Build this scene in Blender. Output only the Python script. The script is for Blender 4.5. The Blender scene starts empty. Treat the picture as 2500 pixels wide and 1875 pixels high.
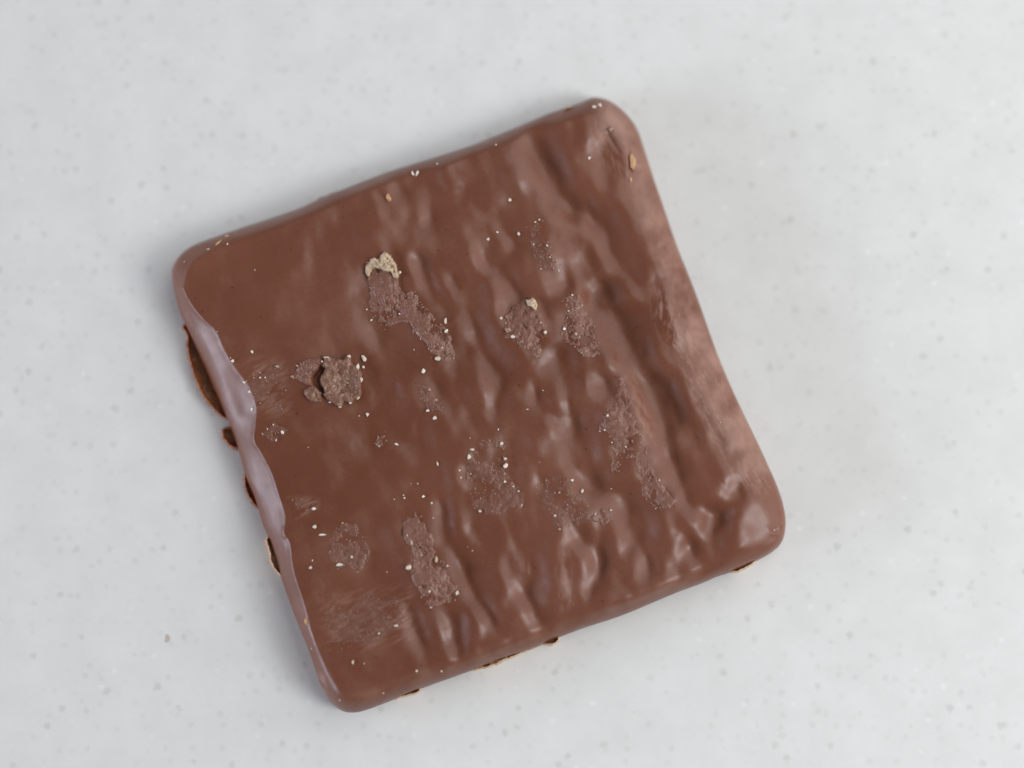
import bpy, math
import numpy as np
from mathutils import Vector

sc = bpy.context.scene
COL = sc.collection
MM = 0.001

# ------------------------------------------------------------------ camera
ZTOP = 4.6 * MM                      # height of the biscuit's top face
DIST = 0.150                         # camera to the middle of the top face
TILT = math.radians(6.0)
PW, PH = 2500.0, 1875.0              # photograph size, in which the outlines below were measured
WID = 0.092                          # width of the view at the top face
cam_d = bpy.data.cameras.new('camera')
cam = bpy.data.objects.new('camera', cam_d)
COL.objects.link(cam)
cam.location = (0, -DIST * math.sin(TILT), ZTOP + DIST * math.cos(TILT))
cam.rotation_euler = (TILT, 0, 0)
cam_d.sensor_width = 36.0
cam_d.lens = 36.0 * DIST / WID
cam_d.clip_start = 0.005
cam_d.clip_end = 20
cam_d.dof.use_dof = True
cam_d.dof.focus_distance = DIST + 0.3 * MM
cam_d.dof.aperture_fstop = 6.0
sc.camera = cam

# ------------------------------------------------------------------ world and lamps
w = bpy.data.worlds.new('World')
sc.world = w
w.use_nodes = True
bg = w.node_tree.nodes['Background']
bg.inputs[0].default_value = (0.98, 0.985, 1.0, 1)
bg.inputs[1].default_value = 0.17


def area(name, az, el, dist, sx, sy, watt, col):
    d = bpy.data.lights.new(name, 'AREA')
    d.shape = 'RECTANGLE'
    d.size, d.size_y, d.energy, d.color = sx, sy, watt, col
    o = bpy.data.objects.new(name, d)
    COL.objects.link(o)
    a, e = math.radians(az), math.radians(el)
    p = Vector((math.cos(a) * math.cos(e), math.sin(a) * math.cos(e), math.sin(e))) * dist
    o.location = p
    o.rotation_euler = p.to_track_quat('Z', 'Y').to_euler()
    return o


area('window_light', 22, 34, 0.40, 0.90, 0.60, 2.6, (0.98, 0.992, 1.0))
area('bright_pane_light', -18, 38, 0.50, 0.17, 0.16, 1.15, (0.98, 0.985, 1.0))
area('far_window_light', 192, 12, 0.70, 0.50, 0.15, 4.7, (0.80, 0.84, 1.0))

vs = sc.view_settings
vs.view_transform = 'Standard'
vs.look = 'None'
vs.exposure = 0.0
vs.gamma = 1.0


# ------------------------------------------------------------------ materials
class NT:
    def __init__(self, name):
        self.m = bpy.data.materials.new(name)
        self.m.use_nodes = True
        self.t = self.m.node_tree
        self.b = self.t.nodes['Principled BSDF']
        self.tc = self.t.nodes.new('ShaderNodeTexCoord')

    def node(self, typ, **kw):
        n = self.t.nodes.new(typ)
        for k, v in kw.items():
            setattr(n, k, v)
        return n

    def link(self, a, b):
        self.t.links.new(a, b)

    def noise(self, scale, detail=3, rough=0.5):
        n = self.node('ShaderNodeTexNoise')
        n.inputs['Scale'].default_value = scale
        n.inputs['Detail'].default_value = detail
        n.inputs['Roughness'].default_value = rough
        self.link(self.tc.outputs['Object'], n.inputs['Vector'])
        return n.outputs['Fac']

    def voronoi(self, scale, rnd=1.0):
        n = self.node('ShaderNodeTexVoronoi')
        n.inputs['Scale'].default_value = scale
        n.inputs['Randomness'].default_value = rnd
        self.link(self.tc.outputs['Object'], n.inputs['Vector'])
        return n

    def ramp(self, fac, stops):
        r = self.node('ShaderNodeValToRGB')
        e = r.color_ramp.elements
        while len(e) < len(stops):
            e.new(0.5)
        for k, (p, c) in enumerate(stops):
            e[k].position = p
            e[k].color = (*c, 1) if len(c) == 3 else c
        self.link(fac, r.inputs[0])
        return r.outputs[0]

    def math(self, op, a, b=None):
        n = self.node('ShaderNodeMath', operation=op)
        for k, v in enumerate((a, b)):
            if v is None:
                continue
            if isinstance(v, (int, float)):
                n.inputs[k].default_value = v
            else:
                self.link(v, n.inputs[k])
        return n.outputs[0]

    def mix(self, fac, a, b, mode='MIX'):
        n = self.node('ShaderNodeMix', data_type='RGBA', blend_type=mode)
        for k, v in ((0, fac), (6, a), (7, b)):
            if isinstance(v, (int, float)):
                n.inputs[k].default_value = v
            elif isinstance(v, tuple):
                n.inputs[k].default_value = (*v, 1)
            else:
                self.link(v, n.inputs[k])
        return n.outputs[2]

    def bump(self, h, strength, dist):
        n = self.node('ShaderNodeBump')
        n.inputs['Strength'].default_value = strength
        n.inputs['Distance'].default_value = dist
        self.link(h, n.inputs['Height'])
        self.link(n.outputs[0], self.b.inputs['Normal'])


def mat_chocolate():
    t = NT('milk_chocolate')
    c = t.ramp(t.noise(160, 3, 0.55), [(0.3, (0.138, 0.0445, 0.0218)), (0.7, (0.172, 0.0595, 0.0305))])
    c = t.mix(0.55, c, t.ramp(t.noise(55, 2, 0.5), [(0.35, (0.130, 0.0395, 0.0182)), (0.65, (0.176, 0.064, 0.0365))]))
    # tiny dark cocoa specks
    v = t.voronoi(1500)
    near = t.math('LESS_THAN', v.outputs['Distance'], 0.16)
    sep = t.node('ShaderNodeSeparateColor')
    t.link(v.outputs['Color'], sep.inputs[0])
    pick = t.math('GREATER_THAN', sep.outputs[0], 0.94)
    f = t.math('MULTIPLY', t.math('MULTIPLY', near, pick), 0.6)
    c = t.mix(f, c, (0.03, 0.012, 0.008))
    at_n = t.node('ShaderNodeAttribute', attribute_name='scuff_rim_light')
    c = t.mix(at_n.outputs['Fac'], c, (0.30, 0.165, 0.125))  # paler where scuffed and where rim light is painted in
    t.link(c, t.b.inputs['Base Color'])
    r = t.ramp(t.noise(420, 4, 0.6), [(0.3, (0.33,) * 3), (0.72, (0.44,) * 3)])
    r = t.math('ADD', r, t.math('MULTIPLY', at_n.outputs['Fac'], 0.12))
    t.link(r, t.b.inputs['Roughness'])
    t.b.inputs['IOR'].default_value = 1.44
    t.b.inputs['Subsurface Weight'].default_value = 0.2
    t.b.inputs['Subsurface Radius'].default_value = (1.0, 0.38, 0.2)
    t.b.inputs['Subsurface Scale'].default_value = 0.55 * MM
    t.bump(t.noise(2600, 4, 0.65), 0.10, 0.04 * MM)
    return t.m


def mat_residue(name, c0, c1, c2, pale):
    """dull crumbly chocolate with paler grains"""
    t = NT(name)
    n = t.noise(2300, 4, 0.7)
    c = t.ramp(n, [(0.32, c0), (0.52, c1), (pale, c2)])
    t.link(c, t.b.inputs['Base Color'])
    t.b.inputs['Roughness'].default_value = 0.42
    t.b.inputs['Specular IOR Level'].default_value = 0.35
    t.b.inputs['Subsurface Weight'].default_value = 0.3
    t.b.inputs['Subsurface Radius'].default_value = (1.0, 0.5, 0.3)
    t.b.inputs['Subsurface Scale'].default_value = 0.2 * MM
    t.bump(t.noise(5200, 3, 0.7), 0.3, 0.04 * MM)
    return t.m


def mat_crumb(name, c0, c1, rough=0.55):
    t = NT(name)
    oi = t.node('ShaderNodeObjectInfo')
    c = t.ramp(oi.outputs['Random'], [(0.0, c0), (1.0, c1)])
    n = t.noise(4000, 3, 0.6)
    c = t.mix(t.math('MULTIPLY', n, 0.22), c, (0.30, 0.17, 0.10))
    t.link(c, t.b.inputs['Base Color'])
    t.b.inputs['Roughness'].default_value = rough
    t.b.inputs['Subsurface Weight'].default_value = 0.3
    t.b.inputs['Subsurface Radius'].default_value = (1.0, 0.7, 0.45)
    t.b.inputs['Subsurface Scale'].default_value = 0.15 * MM
    return t.m


def mat_foot():
    t = NT('thin_chocolate_lip')
    c = t.ramp(t.noise(700, 3, 0.6), [(0.35, (0.19, 0.064, 0.021)), (0.65, (0.33, 0.125, 0.040))])
    t.link(c, t.b.inputs['Base Color'])
    t.b.inputs['Roughness'].default_value = 0.28
    t.b.inputs['Subsurface Weight'].default_value = 0.6
    t.b.inputs['Subsurface Radius'].default_value = (1.0, 0.35, 0.1)
    t.b.inputs['Subsurface Scale'].default_value = 0.7 * MM
    t.bump(t.noise(2500, 3, 0.6), 0.3, 0.08 * MM)
    return t.m


def mat_table():
    t = NT('speckled_pale_worktop')
    base = t.ramp(t.noise(240, 4, 0.6), [(0.32, (0.656, 0.658, 0.638)), (0.68, (0.70, 0.702, 0.684))])

    def specks(base, scale, radius, soft, keep, col, amount):
        v = t.voronoi(scale)
        sep = t.node('ShaderNodeSeparateColor')
        t.link(v.outputs['Color'], sep.inputs[0])
        wob = t.math('MULTIPLY', t.math('SUBTRACT', t.noise(scale * 4, 2), 0.5), 0.35)
        d = t.math('ADD', v.outputs['Distance'], wob)
        m = t.node('ShaderNodeMapRange', interpolation_type='SMOOTHSTEP')
        m.inputs[1].default_value = radius
        m.inputs[2].default_value = radius - soft
        t.link(d, m.inputs[0])
        k = t.node('ShaderNodeMapRange')
        k.inputs[1].default_value = keep
        k.inputs[2].default_value = 1.0
        k.inputs[3].default_value = 0.0
        k.inputs[4].default_value = amount
        t.link(sep.outputs[1], k.inputs[0])
        return t.mix(t.math('MULTIPLY', m.outputs[0], k.outputs[0]), base, col)

    base = specks(base, 950, 0.42, 0.3, 0.40, (0.46, 0.46, 0.43), 0.26)
    base = specks(base, 620, 0.30, 0.2, 0.50, (0.42, 0.40, 0.34), 0.36)
    base = specks(base, 480, 0.23, 0.16, 0.70, (0.42, 0.42, 0.39), 0.40)
    base = specks(base, 700, 0.26, 0.18, 0.72, (0.86, 0.86, 0.86), 0.35)
    t.link(base, t.b.inputs['Base Color'])
    t.b.inputs['Roughness'].default_value = 0.5
    t.bump(t.noise(900, 3), 0.05, 0.1 * MM)
    return t.m


M_CHOC = mat_chocolate()
M_RES = mat_residue('crumbly_residue', (0.182, 0.077, 0.052), (0.202, 0.092, 0.065), (0.27, 0.16, 0.12), 0.74)
M_FILM = mat_residue('thin_residue_film', (0.162, 0.065, 0.041), (0.178, 0.077, 0.052), (0.25, 0.135, 0.10), 0.78)
M_FLAKE = mat_residue('dry_flake', (0.168, 0.076, 0.046), (0.205, 0.102, 0.066), (0.38, 0.26, 0.19), 0.70)
M_CREAM = mat_crumb('cream_crumb', (0.66, 0.57, 0.46), (0.82, 0.77, 0.69))
M_TAN = mat_crumb('tan_crumb', (0.50, 0.27, 0.12), (0.66, 0.42, 0.24))
M_PINK = mat_crumb('brown_grain', (0.24, 0.12, 0.085), (0.42, 0.27, 0.20), 0.4)
M_CRUST = mat_crumb('cream_crust', (0.44, 0.33, 0.215), (0.54, 0.42, 0.29))
M_FLECK = mat_crumb('faint_tan', (0.52, 0.43, 0.34), (0.56, 0.47, 0.38))
M_DULL = mat_crumb('dull_crumb', (0.34, 0.22, 0.15), (0.58, 0.46, 0.34))
M_GRIT = mat_crumb('grit', (0.24, 0.13, 0.09), (0.42, 0.28, 0.21), 0.35)
M_FOOT = mat_foot()
M_TABLE = mat_table()
M_WAFER = mat_residue('wafer_edge', (0.46, 0.26, 0.14), (0.60, 0.38, 0.23), (0.72, 0.52, 0.36), 0.7)

# ------------------------------------------------------------------ measuring helpers
cx_, sx_ = math.cos(TILT), math.sin(TILT)
CAM = np.array(cam.location)
PXA = (WID / DIST) / PW


def at(u, v, z):
    """point at height z seen at photograph pixel (u, v)"""
    u = np.asarray(u, float)
    v = np.asarray(v, float)
    a = (u - PW / 2) * PXA
    b = (PH / 2 - v) * PXA
    # camera axes: right (1,0,0), up (0,cos,sin), forward (0,sin,-cos)
    dx = a
    dy = b * cx_ + sx_
    dz = b * sx_ - cx_
    k = (z - CAM[2]) / dz
    return np.stack([CAM[0] + dx * k, CAM[1] + dy * k, np.broadcast_to(z, k.shape)], -1)


def fr(f, pts):
    ox, oy, k = f
    return [(ox + k * x, oy + k * y) for x, y in pts]


R1 = (800, 350, .3617); R2 = (1200, 250, .3617); R3 = (1300, 800, .3617)
R4 = (900, 900, .3617); R5 = (800, 1150, .3617); R6 = (550, 1100, .3617)
Z1 = (400, 500, .3014); Z4 = (400, 800, .3014); Z3 = (1200, 200, .3014)
Z7 = (1450, 1000, .3014); Z8 = (700, 820, .1507); ID = (0, 0, 1.0)

rng = np.random.default_rng(11)
# measuring grid over the biscuit, 1 step = GS px
U0, V0, GS, GN = 340.0, 160.0, 2.0, 840
gu = U0 + GS * np.arange(GN)
GU, GV = np.meshgrid(gu, V0 + GS * np.arange(GN))


def chaikin(p, n=2, closed=True):
    p = np.asarray(p, float)
    for _ in range(n):
        q = np.roll(p, -1, 0) if closed else p[1:]
        a = p if closed else p[:-1]
        s = np.empty((2 * len(a), 2))
        s[0::2] = .75 * a + .25 * q
        s[1::2] = .25 * a + .75 * q
        if not closed:
            s = np.vstack([p[:1], s, p[-1:]])
        p = s
    return p


def seg_dist(P, a, b):
    ab = b - a
    t = np.clip(((P - a) @ ab) / max(ab @ ab, 1e-9), 0, 1)
    return np.hypot(P[..., 0] - a[0] - t * ab[0], P[..., 1] - a[1] - t * ab[1])


def line_dist(U, V, pts):
    pts = np.asarray(pts, float)
    P = np.stack([U, V], -1)
    d = np.full(U.shape, 1e9)
    if len(pts) == 1:
        return np.hypot(U - pts[0, 0], V - pts[0, 1])
    for a, b in zip(pts[:-1], pts[1:]):
        np.minimum(d, seg_dist(P, a, b), out=d)
    return d


def sdf(U, V, poly):
    """signed distance, positive inside"""
    poly = np.asarray(poly, float)
    d = line_dist(U, V, np.vstack([poly, poly[:1]]))
    ins = np.zeros(U.shape, bool)
    j = np.roll(poly, 1, 0)
    for (x0, y0), (x1, y1) in zip(poly, j):
        if y0 == y1:
            continue
        c = ((y0 > V) != (y1 > V)) & (U < (x1 - x0) * (V - y0) / (y1 - y0) + x0)
        ins ^= c
    return np.where(ins, d, -d)


def gfilter(a, s):
    n0, n1 = a.shape
    f0 = np.fft.fftfreq(n0)[:, None]
    f1 = np.fft.rfftfreq(n1)[None, :]
    return np.fft.irfft2(np.fft.rfft2(a) * np.exp(-2 * (math.pi * s) ** 2 * (f0 ** 2 + f1 ** 2)), s=a.shape)


def make_noise(s, n=1680):
    a = gfilter(rng.standard_normal((n, n)), s)
    return a / a.std()


NF, NM, NB, NL = make_noise(1.6), make_noise(4.5), make_noise(14), make_noise(45)


def bil(A, U, V, step):
    x = np.clip((np.asarray(U) - U0) / step, 0, A.shape[1] - 1.001)
    y = np.clip((np.asarray(V) - V0) / step, 0, A.shape[0] - 1.001)
    i, j = x.astype(int), y.astype(int)
    fx, fy = x - i, y - j
    return (A[j, i] * (1 - fx) * (1 - fy) + A[j, i + 1] * fx * (1 - fy)
            + A[j + 1, i] * (1 - fx) * fy + A[j + 1, i + 1] * fx * fy)


def bilw(A, U, V):
    x, y = np.mod(np.asarray(U) - U0, A.shape[1]), np.mod(np.asarray(V) - V0, A.shape[0])
    i, j = x.astype(int) % A.shape[1], y.astype(int) % A.shape[0]
    fx, fy = x - np.floor(x), y - np.floor(y)
    i1, j1 = (i + 1) % A.shape[1], (j + 1) % A.shape[0]
    return (A[j, i] * (1 - fx) * (1 - fy) + A[j, i1] * fx * (1 - fy) + A[j1, i] * (1 - fx) * fy + A[j1, i1] * fx * fy)


# ------------------------------------------------------------------ biscuit outline and top face edge
OUT = [(421, 687), (419, 665), (424, 645), (440, 621), (466, 601), (498, 588), (540, 573), (600, 553), (680, 527),
       (735, 508), (770, 490), (800, 478), (872, 449), (945, 420), (1017, 398), (1089, 376), (1162, 352), (1200, 336),
       (1260, 312), (1320, 285), (1381, 262), (1424, 249), (1441, 239), (1459, 237), (1489, 245), (1525, 272),
       (1556, 311), (1571, 357), (1594, 430), (1622, 510), (1652, 600), (1686, 682), (1712, 752), (1736, 822),
       (1756, 877), (1788, 952), (1820, 1020), (1843, 1066), (1878, 1142), (1902, 1196), (1917, 1250), (1919, 1286),
       (1911, 1324), (1887, 1348), (1851, 1368), (1790, 1396), (1751, 1407), (1721, 1422), (1661, 1443), (1601, 1468),
       (1534, 1497), (1480, 1516), (1422, 1534), (1362, 1557), (1325, 1573), (1289, 1588), (1241, 1603), (1181, 1626),
       (1130, 1645), (1053, 1672), (1000, 1692), (945, 1715), (889, 1736), (859, 1741), (832, 1736), (805, 1712),
       (785, 1678), (772, 1642), (752, 1582), (730, 1530), (709, 1476), (687, 1415), (673, 1360), (660, 1320),
       (641, 1282), (632, 1246), (617, 1203), (601, 1168), (593, 1141), (582, 1098), (569, 1059), (548, 1008),
       (525, 950), (499, 892), (478, 847), (463, 813), (448, 785), (437, 760), (427, 720)]
OUTS = chaikin(OUT, 2)
CREST = [(449, 690), (446, 708), (469, 748), (499, 782), (530, 806), (551, 860), (581, 905), (611, 945), (629, 990),
         (624, 1041), (617, 1077), (638, 1103), (665, 1156), (680, 1207), (695, 1246), (699, 1272), (690, 1303),
         (709, 1320), (713, 1389), (738, 1462), (774, 1568), (812, 1645), (838, 1690), (868, 1697),
         # lower edge
         (940, 1668), (1050, 1624), (1180, 1578), (1300, 1533), (1420, 1488), (1530, 1450), (1650, 1400), (1750, 1362),
         (1815, 1330),
         # right edge
         (1838, 1290), (1825, 1225), (1795, 1145), (1752, 1050), (1706, 950), (1665, 850), (1632, 750), (1600, 655),
         (1565, 560), (1535, 455), (1515, 360), (1490, 310), (1462, 285),
         # upper edge
         (1425, 284), (1325, 322), (1205, 369), (1090, 410), (945, 455), (800, 512), (680, 560), (600, 585),
         (545, 603), (500, 618), (470, 640), (456, 665)]
CRS = chaikin(CREST, 2)
D_OUT = sdf(GU, GV, OUTS)
D_CR = sdf(GU, GV, CRS)
t_ = np.clip(-D_CR / np.maximum(-D_CR + np.maximum(D_OUT, 0), 1e-6), 0, 1)
t_[D_CR > 0] = 0
t_[D_OUT <= 0] = 1

# how much the place belongs to the flat chamfer along the left edge
LEFTLINE = [(440, 650), (470, 800), (560, 1000), (640, 1250), (700, 1420)]
left_w = np.exp(-(line_dist(GU, GV, LEFTLINE) / 105.0) ** 4)
left_w = np.clip(left_w * 1.05, 0, 1)
HS = 3.2                                                            # mm, top face down to the widest line
round_drop = HS * (1 - np.sqrt(np.clip(1 - t_ ** 2.0, 0, 1)))
CH = 1.12
cham = CH / .62 * t_ + (HS - CH / .62) * (1 - np.sqrt(np.clip(1 - np.clip((t_ - .55) / .45, 0, 1) ** 3, 0, 1)))
RIGHTLINE = [(1500, 330), (1580, 530), (1660, 740), (1760, 980), (1850, 1190), (1880, 1290)]
right_w = np.clip(1.1 * np.exp(-(line_dist(GU, GV, RIGHTLINE) / 120.0) ** 4), 0, 1)
CR_ = 1.9
ramp_r = CR_ * t_ ** 1.8 + (HS - CR_) * (1 - np.sqrt(np.clip(1 - np.clip((t_ - .72) / .28, 0, 1) ** 3, 0, 1)))
round_drop = right_w * ramp_r + (1 - right_w) * round_drop
drop = left_w * cham + (1 - left_w) * round_drop

# relief of the poured coating: slopes towards (+) and away from (-) the window, read off the photograph,
# then integrated to heights
S = np.zeros_like(GU)


def stroke(f, pts, wd, amp):
    global S
    p = chaikin(fr(f, pts), 1, closed=False) if len(pts) > 2 else np.array(fr(f, pts))
    lo, hi = p.min(0) - 3.2 * wd, p.max(0) + 3.2 * wd
    i0, j0 = np.maximum(((lo - (U0, V0)) / GS).astype(int), 0)
    i1, j1 = np.minimum(((hi - (U0, V0)) / GS).astype(int) + 1, GN)
    d = line_dist(GU[j0:j1, i0:i1], GV[j0:j1, i0:i1], p)
    S[j0:j1, i0:i1] += amp * np.exp(-(d / wd) ** 2)


BR = [(ID, [(1262, 375), (1319, 453), (1372, 520)], 22, 1.0), (ID, [(1372, 520), (1380, 590), (1405, 680), (1430, 725)], 16, .75),
      (ID, [(1430, 725), (1455, 772), (1490, 832), (1503, 872)], 20, 1.0), (ID, [(1503, 872), (1531, 920), (1553, 952)], 14, .8),
      (ID, [(1548, 940), (1575, 1002), (1589, 1060), (1607, 1107), (1625, 1160)], 19, 1.15),
      (ID, [(1381, 279), (1453, 322)], 16, .5), (ID, [(1450, 372), (1475, 460)], 26, .8), (ID, [(1424, 540), (1462, 578)], 16, .8),
      (ID, [(1468, 612), (1511, 666), (1561, 702)], 16, .8), (ID, [(1580, 730), (1600, 780), (1612, 840)], 14, .7),
      (ID, [(1716, 1262), (1716, 1300)], 15, 1.15), (ID, [(1668, 1316), (1660, 1352)], 13, 1.0), (ID, [(1818, 1270), (1825, 1325)], 16, .9),
      (ID, [(1768, 1140), (1790, 1216)], 18, .8), (ID, [(1625, 855), (1680, 927), (1709, 999), (1734, 1060), (1765, 1107)], 18, .7),
      (ID, [(1506, 1216), (1510, 1281), (1524, 1325)], 15, .6), (ID, [(1332, 905), (1365, 952), (1382, 990)], 15, .5),
      (ID, [(1354, 1035), (1372, 1089), (1398, 1144), (1419, 1190)], 17, 1.0), (ID, [(1437, 920), (1455, 981)], 8, .7),
      (ID, [(1063, 1150), (1066, 1244), (1074, 1298), (1103, 1370), (1136, 1428), (1162, 1475), (1183, 1512)], 15, .8),
      (ID, [(981, 1475), (1002, 1541), (1024, 1602)], 17, .7), (ID, [(1078, 1512), (1093, 1566), (1107, 1595)], 15, .9),
      (ID, [(1165, 1490), (1185, 1525), (1180, 1548)], 12, .6),
      (ID, [(1220, 1374), (1248, 1425), (1277, 1475)], 17, .7), (ID, [(1438, 1340), (1442, 1406), (1432, 1440)], 18, 1.1),
      (ID, [(1571, 1360), (1568, 1400)], 14, .8), (ID, [(1125, 784), (1162, 838), (1190, 885)], 18, .7),
      (ID, [(995, 639), (1024, 686), (1053, 730), (1082, 766)], 17, .75), (ID, [(1053, 603), (1075, 647), (1092, 694)], 13, .5),
      (ID, [(1147, 610), (1172, 657), (1216, 697), (1250, 730)], 14, .7), (ID, [(1147, 502), (1183, 531), (1216, 563), (1252, 603)], 11, .7),
      (ID, [(1090, 480), (1110, 530), (1150, 580)], 13, .35), (ID, [(1294, 930), (1298, 972)], 8, .7),
      (ID, [(885, 790), (895, 840)], 16, .35), (ID, [(1175, 954), (1200, 1001)], 11, .4), (ID, [(1240, 1330), (1270, 1370)], 12, .35),
      (ID, [(1290, 1390), (1294, 1400)], 9, .4), (ID, [(905, 1000), (940, 1060), (960, 1090)], 22, .4), (ID, [(1625, 1270), (1632, 1300)], 12, .35),
      (ID, [(872, 700), (880, 760)], 22, .3), (ID, [(1385, 1400), (1386, 1460)], 14, .5), (ID, [(1250, 1000), (1236, 1040)], 14, .3),
      (ID, [(1010, 900), (1080, 990)], 18, .4)]
DK = [(ID, [(1345, 322), (1374, 395), (1424, 467), (1440, 492)], 27, .75), (ID, [(1374, 550), (1417, 594), (1446, 648), (1420, 690)], 19, .75),
      (ID, [(1490, 503), (1536, 557), (1564, 630), (1550, 666)], 22, .7), (ID, [(1500, 700), (1530, 738), (1573, 775), (1585, 830)], 24, .95),
      (ID, [(1582, 760), (1596, 800), (1592, 850)], 10, .7), (ID, [(1535, 810), (1580, 850)], 26, .5),
      (ID, [(1625, 894), (1662, 963), (1690, 1035), (1727, 1090), (1745, 1143), (1756, 1173)], 19, .95),
      (ID, [(1630, 980), (1660, 1060), (1690, 1150)], 28, .4), (ID, [(1680, 1180), (1720, 1200)], 22, .4),
      (ID, [(1768, 1250), (1780, 1290), (1768, 1320)], 22, 1.0), (ID, [(1700, 1325), (1704, 1350)], 13, .8), (ID, [(1775, 1225), (1795, 1255)], 10, .6),
      (ID, [(1427, 981), (1445, 1053), (1456, 1125), (1474, 1180)], 22, .95), (ID, [(1546, 1190), (1572, 1252), (1592, 1305)], 19, 1.25),
      (ID, [(1380, 854), (1398, 895), (1412, 930)], 18, .9), (ID, [(1452, 890), (1488, 937), (1495, 974)], 14, .6), (ID, [(1336, 963), (1365, 1017)], 15, .6),
      (ID, [(1283, 1074), (1276, 1117), (1283, 1171)], 19, 1.0), (ID, [(1327, 1244), (1345, 1298), (1340, 1352), (1330, 1424)], 22, .95),
      (ID, [(1088, 1182), (1095, 1244), (1106, 1305), (1135, 1370), (1160, 1417), (1189, 1464), (1207, 1507)], 16, 1.1),
      (ID, [(972, 1117), (990, 1146)], 17, .6), (ID, [(936, 1298), (972, 1352), (990, 1406), (1010, 1457), (1035, 1512), (1048, 1550)], 18, .9),
      (ID, [(1138, 1512), (1146, 1546)], 15, 1.2), (ID, [(1246, 1500), (1240, 1530)], 11, .6), (ID, [(1299, 1440), (1320, 1483), (1335, 1505)], 18, .7),
      (ID, [(1475, 1345), (1482, 1400), (1462, 1460)], 16, 1.1), (ID, [(1607, 1360), (1612, 1395)], 16, .8), (ID, [(1037, 1045), (1074, 1074), (1103, 1117)], 20, .6),
      (ID, [(972, 950), (985, 1001)], 22, .7), (ID, [(1135, 954), (1171, 983)], 18, .6), (ID, [(1236, 972), (1262, 990)], 16, .5),
      (ID, [(981, 802), (983, 856)], 23, .95), (ID, [(1198, 815), (1234, 867), (1263, 885)], 22, .95), (ID, [(1183, 690), (1192, 735)], 18, .85),
      (ID, [(1209, 639), (1241, 657)], 20, .6), (ID, [(1097, 590), (1113, 628)], 20, .6), (ID, [(1031, 621), (1053, 668), (1068, 697), (1104, 755)], 10, 1.0),
      (ID, [(988, 560), (995, 590)], 20, .4), (ID, [(1241, 450), (1280, 500)], 20, .5), (ID, [(1118, 465), (1147, 513)], 11, .4),
      (ID, [(1306, 694), (1324, 712), (1342, 759)], 18, .6), (ID, [(830, 720), (832, 780)], 30, .3), (ID, [(1600, 1260), (1610, 1300)], 14, .4),
      (ID, [(1160, 1340), (1180, 1380), (1212, 1440)], 12, .5), (ID, [(1205, 1340), (1212, 1370)], 12, .5), (ID, [(1665, 1270), (1680, 1300)], 12, .4),
      (ID, [(960, 905), (1000, 980)], 14, .3), (ID, [(1530, 1330), (1545, 1380)], 12, .4)]
for a in BR:
    stroke(a[0], a[1], a[2] * 1.22, .8 * a[3])
for a in DK:
    stroke(a[0], a[1], a[2] * 1.22, -.85 * a[3])
def flow_noise(sa_, sb_, deg):
    a = rng.standard_normal((GN, GN))
    f0 = np.fft.fftfreq(GN, GS)[:, None]
    f1 = np.fft.rfftfreq(GN, GS)[None, :]
    c_, s_ = math.cos(math.radians(deg)), math.sin(math.radians(deg))
    al, ac = f1 * c_ + f0 * s_, -f1 * s_ + f0 * c_
    a = np.fft.irfft2(np.fft.rfft2(a) * np.exp(-2 * math.pi ** 2 * ((sa_ * al) ** 2 + (sb_ * ac) ** 2)), s=a.shape)
    return a / a.std()


WQ = (GU - 421) - (GV - 640) * .37                                  # px from the left edge
RIP = np.clip((WQ - 250) / 240, 0, 1)
RIP = .20 + .80 * RIP * RIP * (3 - 2 * RIP)
S += RIP * (.27 * flow_noise(30, 8, 72) + .13 * flow_noise(14, 11, 80))
S += .22 * np.clip((WQ - 350) / 650, 0, 1)                          # the right half leans towards the window
S += .10 * NB[::2, ::2][:GN, :GN] + .10 * NL[::2, ::2][:GN, :GN]
inner = 1 / (1 + np.exp(-(D_CR - 4) / 12.0))
S *= np.maximum(inner, (1 - left_w) * np.exp(-(np.minimum(D_CR, 0) / 50.0) ** 2))
S = np.where(S < -.40, -.40 + .25 * (S + .40), S)
S -= S[(D_CR > 20) & (WQ < 600)].mean() * inner
la = math.radians(20)
lx, ly = math.cos(la), -math.sin(la)
wu = 2 * math.pi * np.fft.fftfreq(GN, GS)[None, :]
wv = 2 * math.pi * np.fft.fftfreq(GN, GS)[:, None]
wl = wu * lx + wv * ly
w2 = wu ** 2 + wv ** 2
Hh = np.fft.fft2(S) * np.conj(1j * wl) * -1 / (wl ** 2 + 0.06 * w2 + (2 * math.pi / 420.0) ** 2 * .5)
REL = np.real(np.fft.ifft2(Hh))                                    # px of height per unit slope
PXMM = WID * 1000 / PW
REL = gfilter(REL, 3.2) * PXMM * 0.86
REL *= np.clip(D_OUT / 25.0, 0, 1)
# fine scratches and pits
scr = np.zeros_like(GU)
for f, p, a in [(R2, [(1125, 1270), (1075, 1470)], -.05), (R2, [(1100, 1330), (1070, 1450)], .05), (R3, [(600, 340), (580, 450)], .05),
                (R3, [(625, 350), (600, 450)], -.05), (R3, [(632, 620), (640, 660)], -.08), (R5, [(1580, 560), (1550, 900)], .035),
                (R5, [(1350, 590), (1350, 690)], .035), (R2, [(785, 210), (820, 270), (862, 335)], -.16), (R2, [(925, 320), (940, 470)], -.22),
                (R2, [(945, 640), (965, 715)], .05), (Z7, [(1400, 950), (1440, 1010), (1490, 1010), (1530, 940)], .14),
                (Z7, [(1450, 965), (1475, 970)], -.15), (R3, [(1250, 830), (1340, 800)], .05), (Z7, [(1040, 590), (1060, 640)], -.05)]:
    scr += a * np.exp(-(line_dist(GU, GV, np.array(fr(f, p))) / 3.2) ** 2)
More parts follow.
